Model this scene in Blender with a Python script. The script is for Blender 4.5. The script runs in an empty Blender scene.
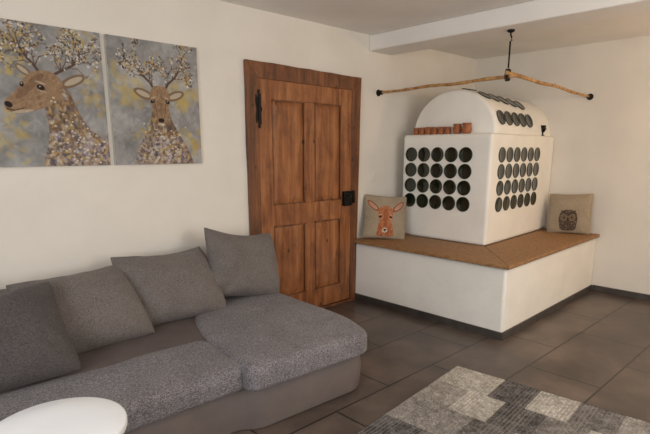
import bpy, math, random, bmesh
import numpy as np
from mathutils import Vector, Matrix, Euler
random.seed(7); rng=np.random.RandomState(11)
D=bpy.data; C=bpy.context
scene=C.scene
try:
    scene.view_settings.view_transform='Standard'; scene.view_settings.look='None'
except Exception: pass
YW=3.23; XR=5.43; ZC=2.40

def lin(c):
    out=[]
    for v in c[:3]:
        v=v/255.0
        out.append(v/12.92 if v<=0.04045 else ((v+0.055)/1.055)**2.4)
    return (out[0],out[1],out[2],1.0)
def lin_np(a):
    a=np.clip(a/255.0,0,1)
    return np.where(a<=0.04045,a/12.92,((a+0.055)/1.055)**2.4)

# ------------------------------------------------ materials
def newmat(name):
    m=D.materials.new(name); m.use_nodes=True
    nt=m.node_tree; b=nt.nodes['Principled BSDF']
    return m,nt,b
def N(nt,t,**kw):
    n=nt.nodes.new(t)
    for k,v in kw.items():
        if k in n.inputs: n.inputs[k].default_value=v
        else: setattr(n,k,v)
    return n
def ramp(nt,stops):
    r=nt.nodes.new('ShaderNodeValToRGB'); cr=r.color_ramp
    while len(cr.elements)<len(stops): cr.elements.new(0.5)
    for e,(p,c) in zip(cr.elements,stops):
        e.position=p; e.color=lin(c)
    return r
def coords(nt,scale=(1,1,1),world=False,rot=(0,0,0)):
    mp=nt.nodes.new('ShaderNodeMapping'); mp.inputs['Scale'].default_value=scale; mp.inputs['Rotation'].default_value=rot
    if world:
        g=nt.nodes.new('ShaderNodeNewGeometry'); nt.links.new(g.outputs['Position'],mp.inputs['Vector'])
    else:
        t=nt.nodes.new('ShaderNodeTexCoord'); nt.links.new(t.outputs['Object'],mp.inputs['Vector'])
    return mp.outputs['Vector']
def add_bump(nt,b,height,strength=0.3,dist=0.01):
    bp=nt.nodes.new('ShaderNodeBump'); bp.inputs['Strength'].default_value=strength; bp.inputs['Distance'].default_value=dist
    nt.links.new(height,bp.inputs['Height']); nt.links.new(bp.outputs['Normal'],b.inputs['Normal'])
def pmat(name,c1,c2,scale=5,rough=.6,bump=0,bscale=60,metal=0,stretch=(1,1,1),coat=0,world=False,detail=4,spec=.5):
    m,nt,b=newmat(name)
    v=coords(nt,stretch,world)
    n=N(nt,'ShaderNodeTexNoise',Scale=scale,Detail=detail); nt.links.new(v,n.inputs['Vector'])
    r=ramp(nt,[(.3,c1),(.7,c2)]); nt.links.new(n.outputs['Fac'],r.inputs['Fac'])
    nt.links.new(r.outputs['Color'],b.inputs['Base Color'])
    b.inputs['Roughness'].default_value=rough; b.inputs['Metallic'].default_value=metal
    b.inputs['Coat Weight'].default_value=coat; b.inputs['Specular IOR Level'].default_value=spec
    if bump:
        n2=N(nt,'ShaderNodeTexNoise',Scale=bscale,Detail=3.0); nt.links.new(v,n2.inputs['Vector'])
        add_bump(nt,b,n2.outputs['Fac'],bump)
    return m
def woven(name,dark,mid,light,scale=220,rough=.9):
    m,nt,b=newmat(name)
    v=coords(nt)
    n1=N(nt,'ShaderNodeTexNoise',Scale=scale,Detail=2.0); 
    v1=coords(nt,(1,.3,.7)); nt.links.new(v1,n1.inputs['Vector'])
    n2=N(nt,'ShaderNodeTexNoise',Scale=scale,Detail=2.0)
    v2=coords(nt,(.3,1,.7)); nt.links.new(v2,n2.inputs['Vector'])
    n3=N(nt,'ShaderNodeTexNoise',Scale=6.0,Detail=3.0); nt.links.new(v,n3.inputs['Vector'])
    mx=N(nt,'ShaderNodeMath',operation='ADD'); nt.links.new(n1.outputs['Fac'],mx.inputs[0]); nt.links.new(n2.outputs['Fac'],mx.inputs[1])
    m2=N(nt,'ShaderNodeMath',operation='MULTIPLY_ADD'); nt.links.new(n3.outputs['Fac'],m2.inputs[0]); m2.inputs[1].default_value=.25; nt.links.new(mx.outputs[0],m2.inputs[2])
    m3=N(nt,'ShaderNodeMath',operation='MULTIPLY'); nt.links.new(m2.outputs[0],m3.inputs[0]); m3.inputs[1].default_value=.444
    r=ramp(nt,[(.40,dark),(.5,mid),(.6,light)]); nt.links.new(m3.outputs[0],r.inputs['Fac'])
    nt.links.new(r.outputs['Color'],b.inputs['Base Color']); b.inputs['Roughness'].default_value=rough
    b.inputs['Specular IOR Level'].default_value=.2; b.inputs['Sheen Weight'].default_value=.1
    add_bump(nt,b,mx.outputs[0],.35,.003)
    return m
def wood(name,c1,c2,c3,stretch=(14,14,1),scale=1.6,rough=.5,knots=True,bump=.12,stain=.5):
    m,nt,b=newmat(name)
    v=coords(nt,stretch)
    n=N(nt,'ShaderNodeTexNoise',Scale=scale,Detail=6.0,Distortion=.6); nt.links.new(v,n.inputs['Vector'])
    r=ramp(nt,[(.32,c1),(.5,c2),(.68,c3)]); nt.links.new(n.outputs['Fac'],r.inputs['Fac'])
    col=r.outputs['Color']
    if knots:
        g=nt.nodes.new('ShaderNodeNewGeometry'); mp=nt.nodes.new('ShaderNodeMapping'); mp.inputs['Scale'].default_value=(2.6,.01,1.5)
        nt.links.new(g.outputs['Position'],mp.inputs['Vector'])
        vo=N(nt,'ShaderNodeTexVoronoi',Scale=3.6); nt.links.new(mp.outputs['Vector'],vo.inputs['Vector'])
        rk=nt.nodes.new('ShaderNodeMapRange'); rk.inputs['From Min'].default_value=.05; rk.inputs['From Max'].default_value=.13
        rk.inputs['To Min'].default_value=.9; rk.inputs['To Max'].default_value=0
        nt.links.new(vo.outputs['Distance'],rk.inputs['Value'])
        mix=N(nt,'ShaderNodeMix',data_type='RGBA'); nt.links.new(rk.outputs['Result'],mix.inputs[0])
        nt.links.new(col,mix.inputs[6]); mix.inputs[7].default_value=lin(tuple(x*.36 for x in c1)); col=mix.outputs[2]
        n4=N(nt,'ShaderNodeTexNoise',Scale=5.0,Detail=6.0,Roughness=.7); nt.links.new(coords(nt,(1.6,1,.8),True),n4.inputs['Vector'])
        r4=nt.nodes.new('ShaderNodeMapRange'); r4.inputs['From Min'].default_value=.47; r4.inputs['From Max'].default_value=.68; r4.inputs['To Max'].default_value=stain
        nt.links.new(n4.outputs['Fac'],r4.inputs['Value'])
        mix2=N(nt,'ShaderNodeMix',data_type='RGBA'); nt.links.new(r4.outputs['Result'],mix2.inputs[0]); nt.links.new(col,mix2.inputs[6]); mix2.inputs[7].default_value=lin(tuple(x*.6 for x in c1)); col=mix2.outputs[2]
    nt.links.new(col,b.inputs['Base Color']); b.inputs['Roughness'].default_value=rough
    add_bump(nt,b,n.outputs['Fac'],bump)
    return m
def attr_mat(name,rough=.8,bscale=400,bump=.15):
    m,nt,b=newmat(name)
    a=N(nt,'ShaderNodeAttribute'); a.attribute_name='Col'
    n=N(nt,'ShaderNodeTexNoise',Scale=float(bscale),Detail=2.0); nt.links.new(coords(nt),n.inputs['Vector'])
    r=ramp(nt,[(.3,(210,210,210)),(.7,(255,255,255))]); nt.links.new(n.outputs['Fac'],r.inputs['Fac'])
    mx=N(nt,'ShaderNodeMix',data_type='RGBA',blend_type='MULTIPLY'); mx.inputs[0].default_value=1
    nt.links.new(a.outputs['Color'],mx.inputs[6]); nt.links.new(r.outputs['Color'],mx.inputs[7])
    nt.links.new(mx.outputs[2],b.inputs['Base Color']); b.inputs['Roughness'].default_value=rough
    b.inputs['Specular IOR Level'].default_value=.2
    add_bump(nt,b,n.outputs['Fac'],bump,.003)
    return m

M_wall=pmat('wall_plaster',(224,218,208),(231,225,215),3,.9,.12,35,world=True,spec=.2)
M_ceil=pmat('ceiling_paint',(234,230,224),(240,236,230),3,.9,.08,35,world=True,spec=.2)
M_stovepl=pmat('stove_plaster',(236,233,225),(244,241,233),4,.85,.28,16,world=True,spec=.25)
M_dark=pmat('baseboard_tile',(58,54,51),(82,76,72),8,.4)
M_iron=pmat('black_iron',(14,13,12),(28,25,23),20,.5,.2,80,metal=.6)
M_green=pmat('green_glaze',(6,16,9),(16,34,18),10,.06,coat=.6)
M_rim=pmat('dark_glaze_rim',(18,30,20),(32,46,30),20,.35,spec=.4)
M_door=wood('pine_door',(116,66,35),(148,91,51),(170,114,70),stretch=(12,12,1.4),stain=.55)
M_frame=wood('pine_frame',(86,48,27),(114,69,39),(138,88,54),stain=.65)
M_bench=pmat('bench_cork_wood',(128,92,56),(172,130,86),28,.6,.35,120,detail=8,stretch=(2,1,2))
M_benchx=pmat('bench_cork_wood_long',(128,92,56),(172,130,86),28,.6,.35,120,detail=8,stretch=(1,2,2))
M_branch=wood('branch_wood',(132,92,50),(176,132,80),(204,162,108),stretch=(6,6,6),scale=4,knots=False,rough=.6)
M_rope=pmat('dark_rope',(30,24,18),(60,48,36),60,.9,.3,200)
M_leather=pmat('taupe_leatherette',(106,96,93),(116,105,101),7,.5,.12,90)
M_seat=pmat('taupe_seat_fabric',(94,84,82),(105,95,92),9,.8,.25,250,spec=.25)
M_woven=woven('grey_woven',(82,77,80),(114,109,112),(148,143,145),scale=300)
M_cush=woven('cushion_weave',(90,83,80),(110,103,100),(130,123,119),scale=380)
M_cushd=woven('cushion_charcoal',(64,58,57),(78,72,71),(94,88,86),scale=380)
M_white=pmat('white_lacquer',(238,240,243),(244,246,248),3,.3,coat=.2)
M_switch=pmat('switch_plastic',(225,222,212),(232,228,220),3,.35)
M_copper=pmat('terracotta_clay',(140,80,46),(176,108,66),14,.6)
M_paint=attr_mat('painted_canvas',.7,500,.1)
M_print=attr_mat('printed_linen',.95,380,.3)
M_rug=attr_mat('woven_rug',.98,320,.8)
M_canvas=pmat('raw_canvas',(190,186,176),(200,196,186),40,.9,.2,300)

M_floor,nt,b=newmat('slate_tiles')
v=coords(nt,(1,1,1),True)
br=nt.nodes.new('ShaderNodeTexBrick'); br.offset=0.5; br.inputs['Scale'].default_value=1.0
br.inputs['Brick Width'].default_value=.9; br.inputs['Row Height'].default_value=.45; br.inputs['Mortar Size'].default_value=.006; br.inputs['Mortar Smooth'].default_value=.1
br.inputs['Color1'].default_value=lin((116,104,97)); br.inputs['Color2'].default_value=lin((102,92,86)); br.inputs['Mortar'].default_value=lin((46,42,39))
nt.links.new(v,br.inputs['Vector'])
n=N(nt,'ShaderNodeTexNoise',Scale=2.4,Detail=6.0,Roughness=.6); nt.links.new(v,n.inputs['Vector'])
r=ramp(nt,[(.32,(158,154,152)),(.5,(205,200,196)),(.68,(255,248,240))]); nt.links.new(n.outputs['Fac'],r.inputs['Fac'])
mx=N(nt,'ShaderNodeMix',data_type='RGBA',blend_type='MULTIPLY'); mx.inputs[0].default_value=1
nt.links.new(br.outputs['Color'],mx.inputs[6]); nt.links.new(r.outputs['Color'],mx.inputs[7]); nt.links.new(mx.outputs[2],b.inputs['Base Color'])
rr=nt.nodes.new('ShaderNodeMapRange'); rr.inputs['To Min'].default_value=.22; rr.inputs['To Max'].default_value=.46; nt.links.new(n.outputs['Fac'],rr.inputs['Value']); nt.links.new(rr.outputs['Result'],b.inputs['Roughness'])
add_bump(nt,b,n.outputs['Fac'],.12,.01)

# ------------------------------------------------ geometry helpers
def link(o): C.collection.objects.link(o); return o
def empty(name,loc,label,cat,kind=None,group=None):
    o=D.objects.new(name,None); o.location=loc; o.empty_display_size=.1; link(o)
    o['label']=label
    if cat: o['category']=cat
    if kind: o['kind']=kind
    if group: o['group']=group
    return o
def mk(name,verts,faces,mat,parent=None,smooth=False,label=None,cat=None,kind=None,group=None,matrix=None,bevel=0,bseg=2):
    vs=np.array([tuple(x) for x in verts],dtype=float)
    if matrix is None:
        c=(vs.min(0)+vs.max(0))/2; vs=vs-c
        loc=Vector(c)
    me=D.meshes.new(name); me.from_pydata(vs.tolist(),[],[tuple(f) for f in faces]); me.validate(); me.update()
    if isinstance(mat,(list,tuple)):
        for m_ in mat: me.materials.append(m_)
    else: me.materials.append(mat)
    if smooth:
        for p in me.polygons: p.use_smooth=True
    o=D.objects.new(name,me); link(o)
    if matrix is None: mw=Matrix.Translation(loc)
    else: mw=matrix
    if parent is not None:
        o.parent=parent
        p=parent; acc=p.matrix_basis.copy()
        while p.parent: p=p.parent; acc=p.matrix_basis@acc
        mw=acc.inverted()@mw
    o.matrix_basis=mw
    if bevel:
        bm=o.modifiers.new('bevel','BEVEL'); bm.width=bevel; bm.segments=bseg; bm.limit_method='ANGLE'
        for p in me.polygons: p.use_smooth=True
        try: me.set_sharp_from_angle(angle=math.radians(40))
        except Exception: pass
    if label: o['label']=label
    if cat: o['category']=cat
    if kind: o['kind']=kind
    if group: o['group']=group
    return o
def boxg(x0,x1,y0,y1,z0,z1):
    v=[(x0,y0,z0),(x1,y0,z0),(x1,y1,z0),(x0,y1,z0),(x0,y0,z1),(x1,y0,z1),(x1,y1,z1),(x0,y1,z1)]
    f=[(0,3,2,1),(4,5,6,7),(0,1,5,4),(1,2,6,5),(2,3,7,6),(3,0,4,7)]
    return v,f
def box(name,x0,x1,y0,y1,z0,z1,mat,**k):
    v,f=boxg(x0,x1,y0,y1,z0,z1); return mk(name,v,f,mat,**k)
def merge(parts):
    V=[];F=[]
    for v,f in parts:
        o=len(V); V+=list(v); F+=[tuple(i+o for i in q) for q in f]
    return V,F
def lathe(profile,seg=32,cap0=True,cap1=True):
    V=[];F=[]
    for r,z in profile:
        for i in range(seg):
            a=2*math.pi*i/seg; V.append((r*math.cos(a),r*math.sin(a),z))
    for k in range(len(profile)-1):
        for i in range(seg):
            j=(i+1)%seg; F.append((k*seg+i,k*seg+j,(k+1)*seg+j,(k+1)*seg+i))
    if cap0: F.append(tuple(reversed(range(seg))))
    if cap1: F.append(tuple((len(profile)-1)*seg+i for i in range(seg)))
    return V,F
def tube(pts,rad,seg=10):
    pts=[Vector(p) for p in pts]; V=[];F=[]
    if not isinstance(rad,(list,tuple)): rad=[rad]*len(pts)
    up=Vector((0,0,1))
    for k,p in enumerate(pts):
        t=(pts[min(k+1,len(pts)-1)]-pts[max(k-1,0)]).normalized()
        u=up if abs(t.dot(up))<.9 else Vector((1,0,0))
        a=t.cross(u).normalized(); b_=t.cross(a).normalized()
        for i in range(seg):
            th=2*math.pi*i/seg; V.append(tuple(p+(a*math.cos(th)+b_*math.sin(th))*rad[k]))
    for k in range(len(pts)-1):
        for i in range(seg):
            j=(i+1)%seg; F.append((k*seg+i,(k+1)*seg+i,(k+1)*seg+j,k*seg+j))
    F.append(tuple(range(seg))); F.append(tuple(reversed([(len(pts)-1)*seg+i for i in range(seg)])))
    return V,F
def xf(vf,M): return [tuple(M@Vector(p)) for p in vf[0]],vf[1]
def slab(poly,za,zb):
    n=len(poly); V=[(x,y,za) for x,y in poly]+[(x,y,zb) for x,y in poly]
    F=[tuple(reversed(range(n))),tuple(range(n,2*n))]+[(i,(i+1)%n,n+(i+1)%n,n+i) for i in range(n)]
    return V,F

# ------------------------------------------------ room
S='structure'
box('floor',-1.6,XR+.1,-1.6,YW+.1,-.1,0,M_floor,kind=S,label='dark grey-brown slate-look tile floor')
box('ceiling',-1.6,XR+.1,-1.6,YW+.1,ZC,ZC+.1,M_ceil,kind=S,label='white painted ceiling')
box('wall_back',-1.5,XR,YW,YW+.1,0,ZC,M_wall,kind=S,label='off-white plaster wall with the wooden door')
box('wall_right',XR,XR+.1,-1.5,YW,0,ZC,M_wall,kind=S,label='off-white plaster wall behind the stove')
def wall_with_hole(name,axis,pos,a0,a1,h0,h1,z0,z1,label):
    ps=[]
    def bx(s0,s1,zz0,zz1):
        if axis=='y': ps.append(boxg(s0,s1,pos-.1,pos,zz0,zz1))
        else: ps.append(boxg(pos-.1,pos,s0,s1,zz0,zz1))
    bx(a0,h0,0,ZC); bx(h1,a1,0,ZC); bx(h0,h1,0,z0); bx(h0,h1,z1,ZC)
    v,f=merge(ps); mk(name,v,f,M_wall,kind=S,label=label)
wall_with_hole('wall_front','y',-1.5,-1.5,XR,1.2,3.4,.8,2.1,'off-white plaster wall with a window')
wall_with_hole('wall_left','x',-1.5,-1.5,YW,-.4,1.4,.8,2.1,'off-white plaster wall with a window')
def window(name,axis,pos,h0,h1,z0,z1):
    e=empty(name,((h0+h1)/2,pos-.05,z0) if axis=='y' else (pos-.05,(h0+h1)/2,z0),'white framed window',None,S)
    fr=[]; w=.05; mid=(h0+h1)/2
    segs=[(h0,h0+w,z0,z1),(h1-w,h1,z0,z1),(h0+w,h1-w,z0,z0+w),(h0+w,h1-w,z1-w,z1),(mid-w/2,mid+w/2,z0+w,z1-w)]
    for s0,s1,a,b_ in segs:
        fr.append(boxg(s0,s1,pos-.08,pos-.03,a,b_) if axis=='y' else boxg(pos-.08,pos-.03,s0,s1,a,b_))
    v,f=merge(fr); mk('window_frame',v,f,M_white,parent=e)
window('window_1','y',-1.5,1.2,3.4,.8,2.1)
window('window_2','x',-1.5,-.4,1.4,.8,2.1)
box('trim_1',3.62,3.93,-1.5,YW,2.265,ZC,M_ceil,kind=S,bevel=.008,label='white plastered ceiling beam')
box('baseboard_right',XR-.015,XR,-1.5,1.74,0,.06,M_dark,kind=S,label='dark tile skirting')
box('baseboard_back',-1.5,2.255,YW-.015,YW,0,.06,M_dark,kind=S,label='dark tile skirting')

# ------------------------------------------------ door
door=empty('door_1',(2.87,YW,0),'old brown pine panelled door with iron lock',None,S)
yf=YW-.035
def prism(poly,y0,y1):
    n=len(poly); V=[(x,y0,z) for x,z in poly]+[(x,y1,z) for x,z in poly]
    F=[tuple(range(n)),tuple(reversed(range(n,2*n)))]+[((i+1)%n,i,n+i,n+(i+1)%n) for i in range(n)]
    return V,F
L0,L1=2.262,2.362; R1,R0=3.365,3.445
rd=random.Random(5)
def edge_pts(xa,za,xb,zb,n,amp):
    return [(xa+(xb-xa)*i/n+(rd.uniform(-amp,amp) if 0<i<n else 0),za+(zb-za)*i/n) for i in range(n+1)]
leftc=edge_pts(L0,0,L0-.005,2.04,10,.003)
parts=[prism([(L1,0),(L1,1.92)]+leftc[::-1],yf,YW-.001)]
rc=edge_pts(R0,0,R0+.045,2.025,10,.003)
parts.append(prism([(R1,0)]+rc+[(R1+.01,1.91)],yf,YW-.001))
topc=[(L0-.005+(R0+.05-L0)*i/10,2.04-.015*i/10+(rd.uniform(-.003,.003) if 0<i<10 else 0)) for i in range(11)]
parts.append(prism([(L1,1.92),(R1+.01,1.91)]+topc[::-1],yf,YW-.001))
for (v,f),nm in zip(parts,('door_jamb','door_jamb','door_lintel')): mk(nm,v,f,M_frame,parent=door,bevel=.004)
v,f=merge([boxg(L0+.02,R0-.02,yf-.015,YW-.001,0,.02)]); mk('door_sill',v,f,M_frame,parent=door,bevel=.004)
yl=YW-.028; x0,x1,z0,z1=L1-.004,R1+.010,.025,1.928
st=.13; mid=(x0+x1)/2+.01
zr=[z0,z0+.17,.80,.97,z1-.15,z1]
lp=[boxg(x0,x1,YW-.008,YW-.001,z0,z1)]
lp+=[boxg(x0,x0+st,yl,YW-.008,z0,z1),boxg(x1-st,x1,yl,YW-.008,z0,z1)]
lp+=[boxg(x0+st,x1-st,yl,YW-.008,zr[0],zr[1]),boxg(x0+st,x1-st,yl,YW-.008,zr[2],zr[3]),boxg(x0+st,x1-st,yl,YW-.008,zr[4],zr[5])]
for a,b_ in ((zr[1],zr[2]),(zr[3],zr[4])): lp.append(boxg(mid-.055,mid+.055,yl,YW-.008,a,b_))
v,f=merge(lp); leaf=mk('door_leaf',v,f,M_door,parent=door,bevel=.003)
def raised(xa,xb,za,zb):
    c=.04; y_o=YW-.012; y_i=YW-.020
    V=[(xa,y_o,za),(xb,y_o,za),(xb,y_o,zb),(xa,y_o,zb),(xa+c,y_i,za+c),(xb-c,y_i,za+c),(xb-c,y_i,zb-c),(xa+c,y_i,zb-c)]
    F=[(0,1,5,4),(1,2,6,5),(2,3,7,6),(3,0,4,7),(4,5,6,7)]
    return V,F
for a,b_ in ((zr[1],zr[2]),(zr[3],zr[4])):
    for xa,xb in ((x0+st,mid-.055),(mid+.055,x1-st)):
        v,f=raised(xa+.006,xb-.006,a+.006,b_-.006); mk('door_panel',v,f,M_door,parent=door)
        m_=[boxg(xa,xb,yl-.002,yl+.006,a,a+.010),boxg(xa,xb,yl-.002,yl+.006,b_-.010,b_),boxg(xa,xa+.010,yl-.002,yl+.006,a,b_),boxg(xb-.010,xb,yl-.002,yl+.006,a,b_)]
        v,f=merge(m_); mk('panel_moulding',v,f,M_frame,parent=door)
for zc,hh in ((1.70,.25),(.42,.12)):
    P=[tube([(x0+.002,yl-.014,zc-hh*.55),(x0+.002,yl-.014,zc+hh*.55)],.008,12)]
    P.append(prism([(x0-.002,zc-hh*.3),(x0-.024,zc-hh*.42),(x0-.028,zc-hh*.2),(x0-.02,zc),(x0-.028,zc+hh*.2),(x0-.024,zc+hh*.42),(x0-.002,zc+hh*.3)],yf-.005,yf-.0005))
    P.append(prism([(x0+.008,zc-hh*.5),(x0+.026,zc-hh*.42),(x0+.024,zc-hh*.1),(x0+.036,zc),(x0+.024,zc+hh*.1),(x0+.026,zc+hh*.42),(x0+.008,zc+hh*.5)],yl-.008,yl-.0005))
    v,f=merge(P); mk('hinge',v,f,M_iron,parent=door,label='black forged iron hinge')
v,f=merge([boxg(x1-.115,x1-.015,yl-.035,yl,.91,1.04)]); mk('lock_case',v,f,M_iron,parent=door,bevel=.006,label='black iron box lock')
v,f=merge([tube([(x1-.08,yl-.03,1.0),(x1-.08,yl-.075,1.0),(x1-.11,yl-.085,1.0),(x1-.18,yl-.08,.99)],[.009,.009,.009,.007],10),boxg(R1+.014,R1+.045,yf-.012,yf,.93,1.04)])
mk('door_handle',v,f,M_iron,parent=door,smooth=True,label='black iron lever handle')

sw=empty('light_switch',(3.69,YW,1.15),'white light switch on the plaster beside the door','switch')
box('switch_plate',3.65,3.73,YW-.010,YW,1.11,1.19,M_switch,parent=sw,bevel=.004)
box('switch_rocker',3.665,3.715,YW-.016,YW-.0101,1.125,1.175,M_switch,parent=sw,bevel=.003)

# ------------------------------------------------ stove
stove=empty('tiled_stove',(4.44,2.45,0),'white plastered masonry stove with dark green round tiles and wooden bench','stove')
bx0,by0=3.45,1.70; byR=1.755
XE=XR-.002; YE=YW-.002
v,f=slab([(bx0,by0),(XE,byR),(XE,YE),(bx0,YE)],0,.545); mk('stove_base',v,f,M_stovepl,parent=stove,bevel=.02,bseg=3)
# segmented tile plinth
ps=[]; y=by0-.012
while y<YE-.01:
    ye=min(y+.30,YE); ps.append(boxg(bx0-.012,bx0-.0005,y+.0015,ye-.0015,0,.062)); y=ye
x=bx0; slp=(byR-by0)/(XR-bx0)
while x<XR-.03:
    xe=min(x+.30,XR-.016); ya=by0+slp*(x-bx0); yb=by0+slp*(xe-bx0)
    ps.append(slab([(x+.0015,ya-.012),(xe-.0015,yb-.012),(xe-.0015,yb-.0005),(x+.0015,ya-.0005)],0,.062)); x=xe
v,f=merge(ps); mk('plinth',v,f,M_dark,parent=stove,label='dark tile plinth')
ox0,oy0=bx0-.035,by0-.035; sx,sy=3.985,2.175; syR=2.265
v,f=slab([(ox0,oy0),(sx+.02,sy+.02),(sx+.02,YE),(ox0,YE)],.553,.583); mk('bench_board',v,f,M_bench,parent=stove,bevel=.006,label='tan wooden bench board')
v,f=slab([(ox0+.002,oy0),(XE,byR-.025),(XE,syR+.02),(sx+.022,sy+.02)],.553,.583); mk('bench_board',v,f,M_benchx,parent=stove,bevel=.006,label='tan wooden bench board')
sy1=3.10; ST=1.54
v,f=slab([(sx,sy),(XE,syR),(XE,sy1),(sx,sy1)],.584,ST); mk('stove_body',v,f,M_stovepl,parent=stove,bevel=.03,bseg=5)
vx0=4.09; vh=.39
def vpar(x):
    t=(x-vx0)/(XE-vx0); cy=2.635+.045*t; return cy,.435-.07*t
NV=44
xs=[(vx0,.93),(vx0+.005,.955),(vx0+.015,.978),(vx0+.03,.993),(vx0+.05,1.0)]+[(vx0+.05+(XE-vx0-.05)*i/8,1.0) for i in range(1,9)]
V=[];F=[];n=NV+1
for xx,s in xs:
    cy,vr=vpar(xx)
    hh=vh*(1-.06*(xx-vx0)/(XE-vx0))
    for i in range(NV+1):
        t=math.pi*i/NV; V.append((xx,cy-vr*s*math.cos(t),ST+.0005+hh*s*math.sin(t)))
for k in range(len(xs)-1):
    for i in range(NV): F.append((k*n+i,(k+1)*n+i,(k+1)*n+i+1,k*n+i+1))
F.append(tuple(range(n))); F.append(tuple(reversed([(len(xs)-1)*n+i for i in range(n)])))
for k in range(len(xs)-1): F.append((k*n,k*n+NV,(k+1)*n+NV,(k+1)*n))
o=mk('stove_vault',V,F,M_stovepl,parent=stove,smooth=True)
o.data.set_sharp_from_angle(angle=math.radians(70))
tv,tf=lathe([(.066,.0),(.066,.005),(.064,.008),(.061,.008),(.056,.006),(.040,.0035),(.022,.0022),(.004,.002)],36)
tme=D.meshes.new('round_tile'); tme.from_pydata(tv,[],tf); tme.materials.append(M_rim); tme.materials.append(M_green)
for p in tme.polygons:
    p.use_smooth=True
    p.material_index=1 if math.hypot(p.center.x,p.center.y)<.060 else 0
def tile(pos,nrm):
    o=D.objects.new('round_tile',tme); link(o); o.parent=stove
    q=Vector(nrm).to_track_quat('Z','Y').to_matrix().to_4x4()
    o.matrix_basis=Matrix.Translation(Vector(pos)-Vector(stove.location))@q
    o['label']='round concave dark green glazed tile'
zrows=[1.36,1.217,1.074,.931]
sl=(syR-sy)/(XE-sx); nf=Vector((sl,-1,0)).normalized()
for z in zrows:
    for i in range(5): tile((sx-.0005,2.415+.145*i,z),(-1,0,0))
    for i in range(6):
        xx=4.19+.158*i; tile((xx,sy+sl*(xx-sx)-.0005,z),nf)
def vtile(xx,th):
    t=math.radians(th); cy,vr=vpar(xx); hh=vh*(1-.06*(xx-vx0)/(XE-vx0))
    nn=Vector((0,-math.cos(t)/vr,math.sin(t)/hh)).normalized()
    tile(Vector((xx,cy-vr*math.cos(t),ST+hh*math.sin(t)))+nn*.004,nn)
for xx,th in ((4.20,78),(4.22,57),(4.375,54.5),(4.53,52),(4.685,49.5),(4.84,47)): vtile(xx,th)
for i in range(5): vtile(4.21+.16*i,20)
lt=empty('candle_holder',(5.19,2.292,ST+.0008),'small black iron candle cup on the stove edge','candle holder')
v,f=xf(lathe([(.018,0),(.022,.004),(.008,.012),(.008,.03),(.022,.04),(.026,.07),(.028,.10),(.025,.10),(.020,.05),(.004,.045)],20),Matrix.Translation(lt.location)); mk('cup',v,f,M_iron,parent=lt,smooth=True)
v,f=xf(tube([(.02+.016*math.sin(math.pi*k/8),0,.045+.04*k/8) for k in range(9)],.003,8),Matrix.Translation(lt.location)@Matrix.Rotation(math.radians(-30),4,'Z')); mk('cup_handle',v,f,M_iron,parent=lt,smooth=True)

def mug(loc,s,rot,lab):
    e=empty('mug',loc,lab,'mug',group='terracotta mugs on the stove ledge')
    v,f=lathe([(.024,0),(.030,.006),(.036,.030),(.031,.060),(.034,.078),(.031,.078),(.028,.060),(.032,.030),(.026,.008),(.002,.007)],24)
    M=Matrix.Translation(loc)@Matrix.Rotation(rot,4,'Z')@Matrix.Scale(s,4)
    v2,f2=xf((v,f),M); mk('mug_body',v2,f2,M_copper,parent=e,smooth=True)
    pts=[(.030+.024*math.sin(math.pi*k/8),0,.018+.042*k/8) for k in range(9)]
    v2,f2=xf(tube(pts,.0045,8),M); mk('mug_handle',v2,f2,M_copper,parent=e,smooth=True)
ys=[2.985,2.918,2.848,2.778,2.708,2.64,2.545,2.45]; sc=[.80,.82,.86,.82,.84,.8,1.08,1.15]
for y,s in zip(ys,sc):
    mug((sx+.05,y,ST+.0008),s,math.radians(random.choice([178,184,172])),'small terracotta mug on the stove ledge' if s<.9 else 'larger terracotta mug on the stove ledge')

# ------------------------------------------------ branch rail
rail=empty('branch_rail',(3.757,1.96,1.93),'natural wooden branch rail hung by iron rod from the beam','rail')
def branch(p0,p1,r0,r1,name,seed,ext):
    rs=random.Random(seed); p0=Vector(p0);p1=Vector(p1); d=(p1-p0); n=26; pts=[];rad=[]
    for i in range(n+1):
        t=i/n; q=p0+d*t*(1+ext)
        w=math.sin(t*math.pi)
        q+=Vector((math.sin(t*13+seed)*.005*w,math.cos(t*10+seed)*.005*w,math.sin(t*14+seed*2)*.005*w))
        pts.append(q); rad.append(r0+(r1-r0)*t+rs.uniform(-.0012,.0015))
    P=[tube(pts,rad,12)]
    for k in (6,13,19):
        q=pts[k]; dirn=Vector((rs.uniform(-1,1),rs.uniform(-1,1),rs.uniform(.2,1))).normalized()
        P.append(tube([q,q+dirn*.02],[.008,.005],8))
    v,f=merge(P); mk(name,v,f,M_branch,parent=rail,smooth=True)
branch((3.757,YW-.02,1.918),(3.757,1.96,1.937),.011,.014,'branch',1,.04)
branch((XR-.02,1.96,1.906),(3.757,1.955,1.962),.011,.015,'branch',4,.02)
for pos,nr in (((3.757,YW-.001,1.918),(0,-1,0)),((XR-.001,1.96,1.906),(-1,0,0))):
    q=Vector(nr).to_track_quat('Z','Y').to_matrix().to_4x4()
    v,f=xf(lathe([(.03,0),(.03,.006),(.020,.01),(.020,.045),(.017,.05)],20),Matrix.Translation(pos)@q)
    mk('wall_socket',v,f,M_iron,parent=rail,smooth=False,label='black iron wall socket')
P=[xf(lathe([(.010,0),(.028,-.002),(.028,-.010),(.014,-.02)][::-1],20),Matrix.Translation((3.757,1.96,2.2655)))]
P.append(tube([(3.757,1.96,2.26),(3.757,1.96,2.23),(3.775,1.96,2.215),(3.777,1.96,2.195),(3.757,1.96,2.185),(3.757,1.96,2.06),(3.757,1.96,2.0)],.006,10))
v,f=merge(P); mk('ceiling_hook',v,f,M_iron,parent=rail,smooth=True,label='black iron ceiling hook and rod')
P=[]
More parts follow.
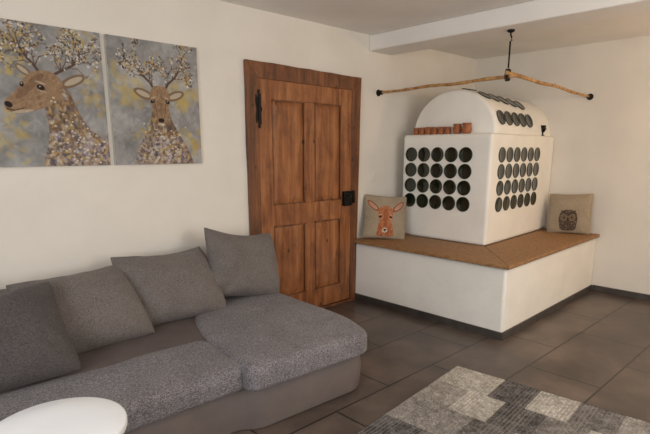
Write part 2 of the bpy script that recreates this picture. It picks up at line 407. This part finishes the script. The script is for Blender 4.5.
for k in range(4):
    rr_=.026+.003*(k%2)
    pts=[(3.757+math.cos(a)*rr_*.8,1.96+(k-1.5)*.008,1.95+math.sin(a)*(rr_+.014)) for a in [2*math.pi*i/20 for i in range(21)]]
    P.append(tube(pts,.004,6))
v,f=merge(P); mk('rope_binding',v,f,M_rope,parent=rail,smooth=True,label='dark rope binding')

# ------------------------------------------------ numpy painting helpers
def vnoise(nx,ny,cx,cy,r=rng):
    g=r.rand(cy+2,cx+2); X=np.linspace(0,cx,nx); Y=np.linspace(0,cy,ny)
    xi=X.astype(int); yi=Y.astype(int); fx=X-xi; fy=Y-yi
    fx=fx*fx*(3-2*fx); fy=fy*fy*(3-2*fy)
    a=g[yi][:,xi]; b_=g[yi][:,xi+1]; c=g[yi+1][:,xi]; d=g[yi+1][:,xi+1]
    FX=fx[None,:]; FY=fy[:,None]
    return (a*(1-FX)+b_*FX)*(1-FY)+(c*(1-FX)+d*FX)*FY
class Pic:
    def __init__(s,w,h,nx):
        s.w,s.h=w,h; s.nx=nx; s.ny=int(nx*h/w)
        s.X,s.Y=np.meshgrid(np.linspace(0,w,s.nx),np.linspace(0,h,s.ny)); s.a=np.zeros((s.ny,s.nx,3))
    def put(s,m,c,al=1):
        m=np.clip(m,0,1)[...,None]*al; s.a=s.a*(1-m)+np.array(c,float)*m
    def ell(s,cx,cy,rx,ry,rot,c,al=1,soft=.12):
        R=max(rx,ry)*(1+soft); i0,i1=np.searchsorted(s.X[0],[cx-R,cx+R]); j0,j1=np.searchsorted(s.Y[:,0],[cy-R,cy+R])
        if i1<=i0 or j1<=j0: return
        X=s.X[j0:j1,i0:i1];Y=s.Y[j0:j1,i0:i1]
        ca,sa=math.cos(rot),math.sin(rot); dx=X-cx; dy=Y-cy
        u=(dx*ca+dy*sa)/rx; v_=(-dx*sa+dy*ca)/ry
        m=np.clip((1-np.sqrt(u*u+v_*v_))/soft+.5,0,1)[...,None]*al
        s.a[j0:j1,i0:i1]=s.a[j0:j1,i0:i1]*(1-m)+np.array(c,float)*m
    def poly(s,pts,c,al=1):
        ins=np.zeros(s.X.shape,bool); n=len(pts)
        for i in range(n):
            x1_,y1_=pts[i]; x2_,y2_=pts[(i+1)%n]
            if y1_==y2_: continue
            cond=((s.Y>y1_)!=(s.Y>y2_))&(s.X<(x2_-x1_)*(s.Y-y1_)/(y2_-y1_)+x1_); ins^=cond
        s.put(ins.astype(float),c,al); return ins
    def stroke(s,pts,w0,w1,c,al=1):
        n=len(pts)-1; m=np.zeros(s.X.shape)
        for i in range(n):
            x1_,y1_=pts[i]; x2_,y2_=pts[i+1]; dx=x2_-x1_; dy=y2_-y1_; L=dx*dx+dy*dy+1e-9
            t=np.clip(((s.X-x1_)*dx+(s.Y-y1_)*dy)/L,0,1)
            d=np.hypot(s.X-x1_-t*dx,s.Y-y1_-t*dy); ww=w0+(w1-w0)*(i+t)/n
            m=np.maximum(m,np.clip((ww-d)/.004+.5,0,1))
        s.put(m,c,al)
def sm(pts,it=2):
    for _ in range(it):
        out=[]
        n=len(pts)
        for i in range(n):
            a=pts[i];b_=pts[(i+1)%n]
            out.append((a[0]*.75+b_[0]*.25,a[1]*.75+b_[1]*.25)); out.append((a[0]*.25+b_[0]*.75,a[1]*.25+b_[1]*.75))
        pts=out
    return pts
def picbg(p,r,yel):
    n1=vnoise(p.nx,p.ny,5,6,r); n2=vnoise(p.nx,p.ny,14,18,r); n3=vnoise(p.nx,p.ny,40,50,r)
    p.a=np.array((160,158,156.))+(n1-.5)[...,None]*44+(n2-.5)[...,None]*28+(n3-.5)[...,None]*16
    for (cx,cy,rx,ry) in yel:
        for _ in range(30):
            a=r.normal()*rx*.6; b_=r.normal()*ry*.6
            p.ell(cx+a,cy+b_,rx*r.uniform(.15,.4),ry*r.uniform(.1,.3),r.uniform(0,3),[(202,170,90),(210,184,108),(178,154,100),(196,188,164)][r.randint(4)],.4,soft=.8)
    for _ in range(140):
        p.ell(r.uniform(0,p.w),r.uniform(0,p.h),r.uniform(.01,.04),r.uniform(.004,.012),r.uniform(0,3),[(194,192,188),(134,136,142),(170,166,158)][r.randint(3)],.35,soft=.7)
def twig(p,r,x,y,ang,ln,w,depth,c,tips):
    x2=x+math.cos(ang)*ln; y2=y+math.sin(ang)*ln
    p.stroke([(x,y),(x2,y2)],w,w*.7,c,.95); tips.append((x2,y2)); tips.append(((x+x2)/2,(y+y2)/2))
    if depth>0:
        for s_ in (-1,1):
            if r.rand()<.85: twig(p,r,x2,y2,ang+s_*r.uniform(.25,.75),ln*r.uniform(.6,.85),w*.7,depth-1,c,tips)
def flowers(p,r,tips,n,spread):
    cols=[(234,230,220),(200,186,162),(94,76,64),(72,58,54),(210,172,92),(150,120,98),(116,124,110),(222,214,208),(110,100,106),(200,160,80)]
    for _ in range(n):
        x,y=tips[r.randint(len(tips))]; x+=r.normal()*spread; y+=r.normal()*spread; s_=r.uniform(.003,.010)
        p.ell(x,y,s_,s_*r.uniform(.5,1),r.uniform(0,3),cols[r.randint(len(cols))],.85,soft=.4)
def mottled(p,mask,r,n,cols,s0=.006,s1=.02,al=.7,ang=None):
    ys_,xs_=np.where(mask)
    keep=p.a.copy()
    for _ in range(n):
        k=r.randint(len(ys_)); x=p.X[ys_[k],xs_[k]]; y=p.Y[ys_[k],xs_[k]]; s_=r.uniform(s0,s1)
        p.ell(x,y,s_,s_*r.uniform(.25,.8),r.uniform(0,3) if ang is None else ang+r.normal()*.4,cols[r.randint(len(cols))],al,soft=.6)
    m=mask[...,None]; p.a=np.where(m,p.a,keep)
BR=(134,110,88); LB=(160,130,100); DK=(48,38,36); CR=(220,208,186)
MC=[(152,120,92),(116,92,76),(120,106,108),(180,154,126),(84,70,68),(190,164,122),(146,146,152),(202,192,174),(196,164,96),(128,96,72)]
LC=[(218,212,204),(160,152,168),(106,96,114),(188,162,146),(204,172,112),(84,76,84),(196,190,186)]
HC=[(172,142,110),(144,114,88),(184,156,126),(128,100,78)]
def deer_front():
    r=np.random.RandomState(3); p=Pic(.79,1,230); picbg(p,r,[(.16,.62,.14,.12),(.62,.55,.12,.16),(.3,.25,.1,.08),(.68,.2,.1,.1)])
    A=(92,74,62); tips=[]
    for sg in (-1,1):
        f_=lambda x:.42+sg*x
        p.stroke([(f_(.04),.60),(f_(.08),.67),(f_(.15),.73),(f_(.20),.81)],.010,.007,A)
        for (x,y,a_) in ((.06,.64,1.5),(.08,.67,1.5),(.12,.71,1.2),(.15,.73,.9),(.20,.81,1.3),(.18,.77,.5),(.13,.715,.1)):
            twig(p,r,f_(x),y,a_ if sg>0 else math.pi-a_,.075,.004,3,A,tips)
    flowers(p,r,tips,850,.013)
    ins=p.poly(sm([(.35,.5),(.33,.36),(.25,.22),(.17,.06),(.14,-.1),(.74,-.1),(.68,.1),(.58,.26),(.51,.38),(.49,.5)]),BR)
    mottled(p,ins,r,900,MC,.006,.024,.6,1.3)
    low=ins&(p.Y<.24); mottled(p,low,r,360,LC,.006,.022,.6)
    for sg in (-1,1):
        p.ell(.42+sg*.14,.575,.09,.038,sg*.35,BR); p.ell(.42+sg*.145,.577,.062,.021,sg*.35,CR,.7)
    hd=p.poly(sm([(.335,.61),(.325,.53),(.355,.45),(.38,.375),(.395,.335),(.445,.335),(.46,.375),(.485,.45),(.515,.53),(.505,.61),(.465,.65),(.375,.65)]),LB)
    p.poly(sm([(.395,.63),(.385,.5),(.40,.40),(.44,.40),(.455,.5),(.445,.63)]),(132,102,80),.7)
    mottled(p,hd,r,260,HC,.005,.018,.4,1.5)
    for sg in (-1,1):
        p.ell(.42+sg*.066,.52,.021,.014,sg*-.5,DK); p.ell(.42+sg*.064,.525,.004,.003,0,(230,230,230))
        p.ell(.42+sg*.058,.552,.026,.006,sg*-.3,CR,.5); p.stroke([(.42+sg*.05,.50),(.42+sg*.035,.43),(.42+sg*.028,.385)],.006,.003,(100,76,62),.6)
    p.ell(.42,.368,.028,.018,0,DK); p.ell(.42,.334,.03,.012,0,CR,.7)
    for _ in range(50):
        x=.42+r.normal()*.09; y=r.uniform(.04,.34); p.ell(x,y,.008,.006,0,(226,218,202),.8)
    return p
def deer_side():
    r=np.random.RandomState(5); p=Pic(.79,1,230); picbg(p,r,[(.12,.25,.1,.12),(.68,.55,.08,.12),(.15,.75,.1,.1),(.6,.93,.1,.06)])
    A=(92,72,62); tips=[]
    for base,ang in (([(.34,.66),(.31,.71),(.26,.77),(.22,.84)],1.9),([(.41,.65),(.48,.69),(.57,.74),(.62,.82)],1.2)):
        p.stroke(base,.010,.007,A)
        for k,(x,y) in enumerate(base[1:]):
            for da in (-.8,-.2,.3,.8): twig(p,r,x,y,ang+da,.075,.004,3,A,tips)
    flowers(p,r,tips,900,.013)
    ins=p.poly(sm([(.36,.56),(.34,.44),(.36,.34),(.36,.2),(.31,.06),(.29,-.1),(.90,-.1),(.9,.14),(.76,.20),(.65,.28),(.58,.40),(.53,.55),(.45,.62)]),BR)
    mottled(p,ins,r,1000,MC,.006,.024,.6,1.9)
    low=ins&(p.Y<.26); mottled(p,low,r,460,LC,.006,.022,.6)
    # three-quarter head: both ears and both eyes visible
    p.ell(.56,.625,.10,.038,.45,BR); p.ell(.565,.627,.074,.021,.45,CR,.7); p.ell(.235,.675,.06,.026,2.5,BR); p.ell(.23,.678,.042,.014,2.5,CR,.7)
    hd=p.poly(sm([(.46,.66),(.38,.69),(.29,.675),(.225,.62),(.19,.55),(.12,.49),(.085,.445),(.095,.395),(.155,.37),(.23,.385),(.32,.41),(.42,.46),(.50,.56)]),LB)
    mottled(p,hd,r,420,HC,.005,.018,.4,.8)
    p.poly(sm([(.33,.67),(.25,.60),(.15,.49),(.19,.47),(.28,.55),(.38,.65)]),(126,98,76),.65)
    p.ell(.335,.565,.027,.019,-.35,DK); p.ell(.33,.571,.005,.004,0,(230,230,230)); p.ell(.335,.598,.036,.006,-.3,CR,.6); p.ell(.34,.54,.034,.005,-.25,CR,.5)
    p.ell(.213,.578,.014,.017,-.2,DK); p.ell(.212,.584,.003,.003,0,(230,230,230))
    p.ell(.115,.435,.026,.020,-.5,DK); p.stroke([(.105,.405),(.15,.395),(.21,.415)],.004,.002,DK); p.ell(.20,.392,.07,.011,.15,CR,.6)
    for _ in range(70):
        x=r.uniform(.36,.76); y=r.uniform(.02,.5)
        if y<.60-(x-.3)*.85: p.ell(x,y,.009,.007,0,(228,220,204),.8)
    return p
def colgrid(name,p,fn,mat,**k):
    V=fn(p.X,p.Y).reshape(-1,3); nx,ny=p.nx,p.ny
    idx=np.arange(nx*ny).reshape(ny,nx)
    F=np.stack([idx[:-1,:-1],idx[:-1,1:],idx[1:,1:],idx[1:,:-1]],-1).reshape(-1,4)
    o=mk(name,V.tolist(),F.tolist(),mat,**k)
    ca=o.data.color_attributes.new('Col','FLOAT_COLOR','POINT')
    cc=np.ones((nx*ny,4)); cc[:,:3]=lin_np(p.a.reshape(-1,3)); ca.data.foreach_set('color',cc.ravel())
    return o
for (xa,xb,p,lab) in ((.637,1.237,deer_side(),'unframed canvas of a spotted deer turned sideways, blossoming antlers'),(1.268,1.868,deer_front(),'unframed canvas of a spotted deer facing forward, blossoming antlers')):
    za,zb=1.31,2.067
    e=empty('painting',((xa+xb)/2,YW,za),lab,'painting',group='deer paintings above the sofa')
    box('canvas',xa,xb,YW-.022,YW-.001,za,zb,M_canvas,parent=e)
    colgrid('picture',p,lambda X,Y:np.stack([xa+X/.79*(xb-xa),np.full_like(X,YW-.0226),za+Y*(zb-za)],-1),M_paint,parent=e)

# ------------------------------------------------ cushions
def pillow_mesh(w,h,t,n,seed,wr=.006,slump=0):
    r=np.random.RandomState(seed)
    s=np.linspace(-1,1,n); s=np.sign(s)*(1-(1-np.abs(s))**1.25); S_,T_=np.meshgrid(s,s)
    cr_=.035
    x=w/2*S_*(1-.045*(1-T_**2)*S_**2)*(1-cr_*T_**8); y=h/2*T_*(1-.045*(1-S_**2)*T_**2)*(1-cr_*S_**8)
    z=t/2*np.power(np.clip((1-np.abs(S_)**2.6)*(1-np.abs(T_)**2.6),0,1),.52)
    z=z*(1-.3*T_*slump)
    edge=np.clip((1-np.maximum(abs(S_),abs(T_)))*5,0,1)
    wn=(vnoise(n,n,4,4,r)-.5)*2+(vnoise(n,n,8,8,r)-.5)
    ang=np.arctan2(T_,S_); cre=np.sin(ang*14+seed)*np.clip(np.hypot(S_,T_)-.6,0,1)
    zf=z+(wn*wr*1.8+cre*wr*1.6)*edge; zb=-(z+(vnoise(n,n,6,6,r)-.5)*wr*edge)
    y=y-(.07 if slump else .015)*(1-S_**2)*(T_>0)*T_**2*h
    x=x*(1+.06*slump*(-T_))
    bend=-slump*.05*(T_**2)+slump*.02*np.sin(S_*2+seed)
    V=np.concatenate([np.stack([x,y,zf+bend],-1).reshape(-1,3),np.stack([x,y,zb+bend],-1).reshape(-1,3)])
    idx=np.arange(n*n).reshape(n,n)
    F1=np.stack([idx[:-1,:-1],idx[:-1,1:],idx[1:,1:],idx[1:,:-1]],-1).reshape(-1,4)
    F2=F1[:,::-1]+n*n
    bd=list(idx[0,:])+list(idx[1:,-1])+list(idx[-1,:-1][::-1])+list(idx[1:-1,0][::-1])
    FB=[(bd[i],bd[i]+n*n,bd[(i+1)%len(bd)]+n*n,bd[(i+1)%len(bd)]) for i in range(len(bd))]
    return V,[tuple(int(q) for q in f_) for f_ in F1]+[tuple(int(q) for q in f_) for f_ in F2]+[tuple(int(q) for q in f_) for f_ in FB]
def cushion(name,loc,yaw,lean,roll,w,h,t,mat,label,cat,seed,n=48,pic=None,group=None,slump=.6):
    M=Matrix.Translation(loc)@Matrix.Rotation(math.radians(yaw),4,'Z')@Matrix.Rotation(math.radians(90-lean),4,'X')@Matrix.Rotation(math.radians(roll),4,'Z')
    V,F=pillow_mesh(w,h,t,n,seed,slump=0 if pic is not None else slump,wr=.004 if pic is not None else .009)
    o=mk(name,V.tolist(),F,mat,smooth=True,matrix=M,label=label,cat=cat,group=group)
    me=o.data
    if pic is None:
        bm=bmesh.new(); bm.from_mesh(me); bmesh.ops.remove_doubles(bm,verts=bm.verts,dist=.0001)
        bmesh.ops.recalc_face_normals(bm,faces=bm.faces); bm.to_mesh(me); bm.free()
    else:
        ca=me.color_attributes.new('Col','FLOAT_COLOR','POINT'); cc=np.ones((2*n*n,4))
        cc[:n*n,:3]=lin_np(pic.a.reshape(-1,3)); cc[n*n:,:3]=lin_np(np.array([[176,158,132.]])); ca.data.foreach_set('color',cc.ravel())
    return o
G='loose grey cushions along the sofa back'
cushion('cushion',(.40,2.59,.58),-12,48,6,.62,.54,.22,M_cushd,'dark charcoal-brown cushion slumped at the sofa end','cushion',1,group=G)
cushion('cushion',(.86,2.80,.58),-2,46,4,.63,.52,.22,M_cush,'grey-brown woven cushion slumped against the sofa back','cushion',2,group=G,slump=.8)
cushion('cushion',(1.42,2.885,.595),-4,38,1,.64,.50,.21,M_cush,'grey-brown woven cushion in the middle of the sofa','cushion',3,group=G,slump=.7)
cushion('cushion',(1.97,2.89,.64),0,22,-10,.58,.49,.20,M_cush,'grey-brown woven cushion leaning on the chaise end','cushion',4,group=G)

def linen(n,seed):
    p=Pic(1,1,n); r=np.random.RandomState(seed); p.a=np.array((174,158,135.))+((r.rand(n,n)-.5)*26)[...,None]+((vnoise(n,n,6,6,r)-.5)*12)[...,None]; return p
pd=linen(120,1)
OR=(178,106,68); WH=(226,212,194); DD=(56,36,30)
q=np.random.RandomState(1)
nk=pd.poly(sm([(.37,.40),(.37,.22),(.33,.07),(.70,.07),(.66,.22),(.64,.40)]),OR)
mottled(pd,nk,q,160,[(196,126,88),(160,88,58),(214,166,130)],.006,.02,.6)
for sg,a in ((-1,2.45),(1,.7)):
    pd.ell(.505+sg*.26,.70,.165,.062,a,(160,92,60)); pd.ell(.505+sg*.26,.70,.125,.036,a,(222,186,162),.85); pd.ell(.505+sg*.27,.71,.09,.014,a,(176,128,102),.7)
hd=pd.poly(sm([(.375,.63),(.355,.50),(.405,.38),(.45,.27),(.465,.19),(.545,.19),(.56,.27),(.605,.38),(.655,.50),(.635,.63),(.575,.70),(.435,.70)]),(188,116,76))
mottled(pd,hd,q,220,[(206,140,98),(166,98,64),(222,172,134)],.006,.018,.55,1.5)
pd.poly(sm([(.47,.66),(.465,.45),(.48,.3),(.53,.3),(.545,.45),(.54,.66)]),(152,88,58),.5)
pd.poly(sm([(.455,.25),(.465,.175),(.545,.175),(.555,.25),(.505,.29)]),WH)
for sg in (-1,1): pd.ell(.505+sg*.098,.485,.027,.02,-sg*.4,DD); pd.ell(.505+sg*.095,.522,.036,.009,-sg*.4,WH,.7); pd.ell(.505+sg*.09,.455,.03,.008,-sg*.3,WH,.6)
pd.ell(.505,.235,.03,.02,0,DD); pd.stroke([(.505,.22),(.505,.195)],.004,.003,DD)
for x,y in ((.42,.14),(.5,.11),(.60,.15),(.47,.17)): pd.ell(x,y,.010,.010,0,WH,.8)
cushion('throw_pillow',(3.68,3.055,.785),-42,15,-4,.41,.42,.13,M_print,'beige linen pillow with an orange fawn head print','pillow',8,n=120,pic=pd)
po=linen(120,2)
bd_=po.poly(sm([(.37,.08),(.34,.22),(.32,.36),(.34,.48),(.40,.55),(.60,.55),(.66,.48),(.68,.36),(.66,.22),(.63,.08)]),(92,78,66))
ro=np.random.RandomState(4)
mottled(po,bd_,ro,420,[(124,108,90),(56,44,38),(170,156,138),(74,60,50),(104,90,76)],.005,.014,.75)
for sg in (-1,1):
    po.ell(.5+sg*.072,.40,.068,.074,0,(150,136,120),.75); po.ell(.5+sg*.072,.40,.046,.052,0,(104,90,76),.7); po.ell(.5+sg*.066,.40,.024,.024,0,(180,136,58)); po.ell(.5+sg*.066,.40,.017,.017,0,(16,12,10))
    po.stroke([(.5+sg*.015,.45),(.5+sg*.08,.505),(.5+sg*.14,.54)],.010,.005,(48,38,34),.9)
po.poly([(.48,.39),(.52,.39),(.5,.325)],(40,34,30))
cushion('throw_pillow',(5.275,1.985,.78),-80,14,3,.41,.41,.13,M_print,'beige linen pillow with an owl print against the wall','pillow',9,n=120,pic=po)

# ------------------------------------------------ sofa
def round_poly(pts,r,seg=6):
    out=[]; n=len(pts)
    for i in range(n):
        rr_=r[i] if isinstance(r,(list,tuple)) else r
        p=Vector(pts[i]); a=Vector(pts[i-1]); b_=Vector(pts[(i+1)%n])
        da=(a-p); db=(b_-p); k=min(rr_,da.length*.48,db.length*.48)
        s_=p+da.normalized()*k; e_=p+db.normalized()*k
        for j in range(seg+1):
            t=j/seg; q=s_*(1-t)**2+p*2*t*(1-t)+e_*t*t; out.append(q)
    res=[];L=[0]
    m=len(out)
    for i in range(m): L.append(L[-1]+(out[(i+1)%m]-out[i]).length)
    tot=L[-1]; K=180; j=0
    for k in range(K):
        d=tot*k/K
        while L[j+1]<d: j+=1
        t=(d-L[j])/max(1e-9,L[j+1]-L[j]); res.append(out[j].lerp(out[(j+1)%m],t))
    return res
def puffy(name,poly,r,z0,z1,rad,crown,mat,parent,seed=1,belly=.0,amp=.006,label=None):
    rs=np.random.RandomState(seed)
    ol=round_poly(poly,r); K=len(ol); c=sum(ol,Vector((0,0)))/K
    nr=[]
    for i in range(K):
        t=(ol[(i+1)%K]-ol[i-1]).normalized(); nr.append(Vector((-t.y,t.x)))
    prof=[]
    rb=min(rad*.5,.03)
    for k in range(5): a=math.pi/2*k/4; prof.append((rb*(1-math.sin(a)),z0+rb*(1-math.cos(a))))
    zm0=z0+rb; zm1=z1-rad
    for k in range(1,6):
        t=k/6; prof.append((-belly*math.sin(math.pi*t),zm0+(zm1-zm0)*t))
    for k in range(9): a=math.pi/2*k/8; prof.append((rad*(1-math.cos(a)),zm1+rad*math.sin(a)))
    V=[];F=[]
    for ins,z in prof:
        for i in range(K):
            q=ol[i]+nr[i]*ins; V.append([q.x,q.y,z])
    R=22
    for k in range(1,R):
        t=k/R
        for i in range(K):
            q=(ol[i]+nr[i]*rad).lerp(c,t); V.append([q.x,q.y,z1+crown*math.sin(math.pi/2*min(1,t*1.6))])
    V.append([c.x,c.y,z1+crown])
    rows=len(prof)+R-1
    ph=rs.uniform(0,6,8)
    for v_ in V[:]:
        x,y,z=v_
        w=(math.sin(x*7+ph[0])*math.sin(y*6+ph[1])+.35*math.sin(x*15+y*9+ph[2])+.25*math.sin(y*17-x*6+ph[3]))
        if z>z0+rad*.3: v_[2]+=w*amp
    for k in range(rows-1):
        for i in range(K):
            j=(i+1)%K; F.append((k*K+i,k*K+j,(k+1)*K+j,(k+1)*K+i))
    last=(rows-1)*K; ci=len(V)-1
    for i in range(K): F.append((last+i,last+(i+1)%K,ci))
    F.append(tuple(reversed(range(K))))
    return mk(name,V,F,mat,parent=parent,smooth=True,label=label)
sofa=empty('sofa',(1.0,2.6,0),'large grey woven and taupe leatherette corner sofa beneath the paintings','sofa')
puffy('sofa_base',[(-.4,2.01),(1.30,2.00),(1.38,1.93),(2.12,1.89),(2.22,2.2),(2.25,3.19),(-.4,3.19)],[.1,.04,.04,.10,.2,.1,.1],.0,.285,.03,0,M_leather,sofa,2,belly=.012,amp=.0015,label='taupe leatherette base')
puffy('seat_front_pad',[(-.4,1.96),(1.37,1.93),(1.38,2.44),(-.4,2.48)],[.1,.06,.1,.1],.25,.372,.045,.014,M_woven,sofa,3,amp=.003,label='grey woven front pad')
puffy('seat_cushion',[(-.4,2.36),(1.45,2.36),(1.75,3.06),(-.4,3.06)],[.1,.1,.1,.1],.26,.370,.035,.008,M_seat,sofa,4,amp=.003,label='smooth taupe seat')
puffy('chaise_pad',[(1.28,1.86),(2.10,1.81),(2.22,2.15),(2.25,3.06),(1.70,3.06),(1.42,2.66),(1.33,2.3)],[.06,.10,.22,.10,.1,.2,.15],.255,.388,.045,.012,M_woven,sofa,5,amp=.003,label='grey woven chaise pad')
puffy('backrest',[(-.4,3.04),(2.2,3.04),(2.2,3.2),(-.4,3.2)],[.06,.06,.05,.05],.1,.66,.06,0,M_cush,sofa,6,amp=.003)
puffy('armrest',[(-.66,2.0),(-.41,2.0),(-.41,3.2),(-.66,3.2)],[.08,.08,.05,.05],.0,.52,.07,0,M_leather,sofa,7,amp=.003)

# ------------------------------------------------ round table
TX,TY=.388,1.63
tb=empty('side_table',(TX,TY,0),'round flat white side table by the sofa','side table')
T=Matrix.Translation((TX,TY,0))
R_=.207
v,f=xf(lathe([(.002,.518),(R_-.008,.518),(R_-.002,.521),(R_,.527),(R_,.542),(R_-.002,.547),(R_-.007,.549),(.10,.549),(.002,.549)],96),T); o=mk('table_top',v,f,M_white,parent=tb,smooth=True)
o.data.set_sharp_from_angle(angle=math.radians(60))
for k in range(3):
    a=math.radians(30+120*k); v,f=xf(tube([(.10*math.cos(a),.10*math.sin(a),.523),(.15*math.cos(a),.15*math.sin(a),.004)],.011,12),T)
    mk('table_leg',v,f,M_white,parent=tb,smooth=True)

# ------------------------------------------------ rug
rx0,rx1,ry0,ry1=.95,2.775,-.8,1.63
p=Pic(rx1-rx0,ry1-ry0,270); r=np.random.RandomState(21)
pal=[(198,192,183),(184,178,170),(162,156,150),(126,121,118),(104,100,99),(174,168,161),(206,200,190),(144,138,134)]
cw=.28; ncol=int(p.w/cw)+2; last=-1
for ci in range(ncol):
    xa=p.w-(ci+1)*cw; xb=p.w-ci*cw; y=p.h; 
    first=True
    while y>0:
        hh=r.choice([.22,.30,.40]) if not first else [.32,.22,.38,.26,.3,.22,.3,.2,.3,.2][ci%10]
        k=r.randint(len(pal))
        if first: k=[6,5,2,4,1,3,0,2,7,1,0][ci%10]
        while k==last: k=r.randint(len(pal))
        last=k; first=False
        m=((p.X>=xa)&(p.X<xb)&(p.Y<=y)&(p.Y>y-hh)); p.put(m.astype(float),pal[k],.92); y-=hh
noise=(r.rand(p.ny,p.nx)-.5)*56+(vnoise(p.nx,p.ny,70,90,r)-.5)*40+(vnoise(p.nx,p.ny,9,12,r)-.5)*26; stripes=np.sin(p.Y*2*math.pi/.021)*4
p.a=p.a+noise[...,None]+stripes[...,None]
rc_=Vector(((rx0+rx1)/2,(ry0+ry1)/2,0))
rug=empty('rug',rc_,'flat woven patchwork rug in greys and cream','rug')
box('rug_backing',rx0,rx1,ry0,ry1,.001,.0105,pmat('rug_edge',(120,114,108),(150,144,136),60,.95),parent=rug)
colgrid('rug_pile',p,lambda X,Y:np.stack([rx0+X,ry0+Y,.0112+.001*np.sin(Y*300)],-1),M_rug,parent=rug)
rot=math.radians(5.2); cvec=Vector((rx1,ry1,0))-rc_
rug.rotation_euler=(0,0,rot); rug.location=Vector((2.79,1.66,0))-Matrix.Rotation(rot,3,'Z')@cvec

# ------------------------------------------------ lights
def area(name,loc,target,sx_,sy_,power,col):
    l=D.lights.new(name,'AREA'); l.shape='RECTANGLE'; l.size=sx_; l.size_y=sy_; l.energy=power; l.color=col
    o=D.objects.new(name,l); link(o); o.location=loc; o.rotation_euler=(Vector(target)-Vector(loc)).to_track_quat('-Z','Y').to_euler(); return o
area('daylight_front',(2.3,-1.46,1.45),(2.3,2,1.1),2.1,1.2,36,(1,.97,.93))
area('daylight_side',(-1.46,.5,1.45),(3,1.2,1.2),1.7,1.2,52,(.93,.96,1.0))
def pt(name,loc,e_,col,rad):
    l=D.lights.new(name,'POINT'); l.energy=e_; l.color=col; l.shadow_soft_size=rad; o=D.objects.new(name,l); link(o); o.location=loc
pt('ceiling_lamp_light',(2.3,.1,1.85),19,(1,.84,.64),.18)
pt('warm_lamp_light',(4.75,.1,1.85),25,(1,.66,.36),.12)
w=D.worlds.new('world'); scene.world=w; w.use_nodes=True; w.node_tree.nodes['Background'].inputs[0].default_value=(.75,.85,1,1); w.node_tree.nodes['Background'].inputs[1].default_value=.8

# ------------------------------------------------ camera
cam=D.cameras.new('camera'); co=D.objects.new('camera',cam); link(co); scene.camera=co
f=508.0; cam.sensor_fit='HORIZONTAL'; cam.sensor_width=36; cam.lens=f/650*36; cam.shift_y=43/650; cam.clip_start=.02
pitch=math.atan(109.9/f); yaw=math.radians(46.4)
d=Vector((math.cos(yaw)*math.cos(pitch),math.sin(yaw)*math.cos(pitch),-math.sin(pitch)))
co.location=(0,0,1.4); co.rotation_euler=d.to_track_quat('-Z','Y').to_euler()
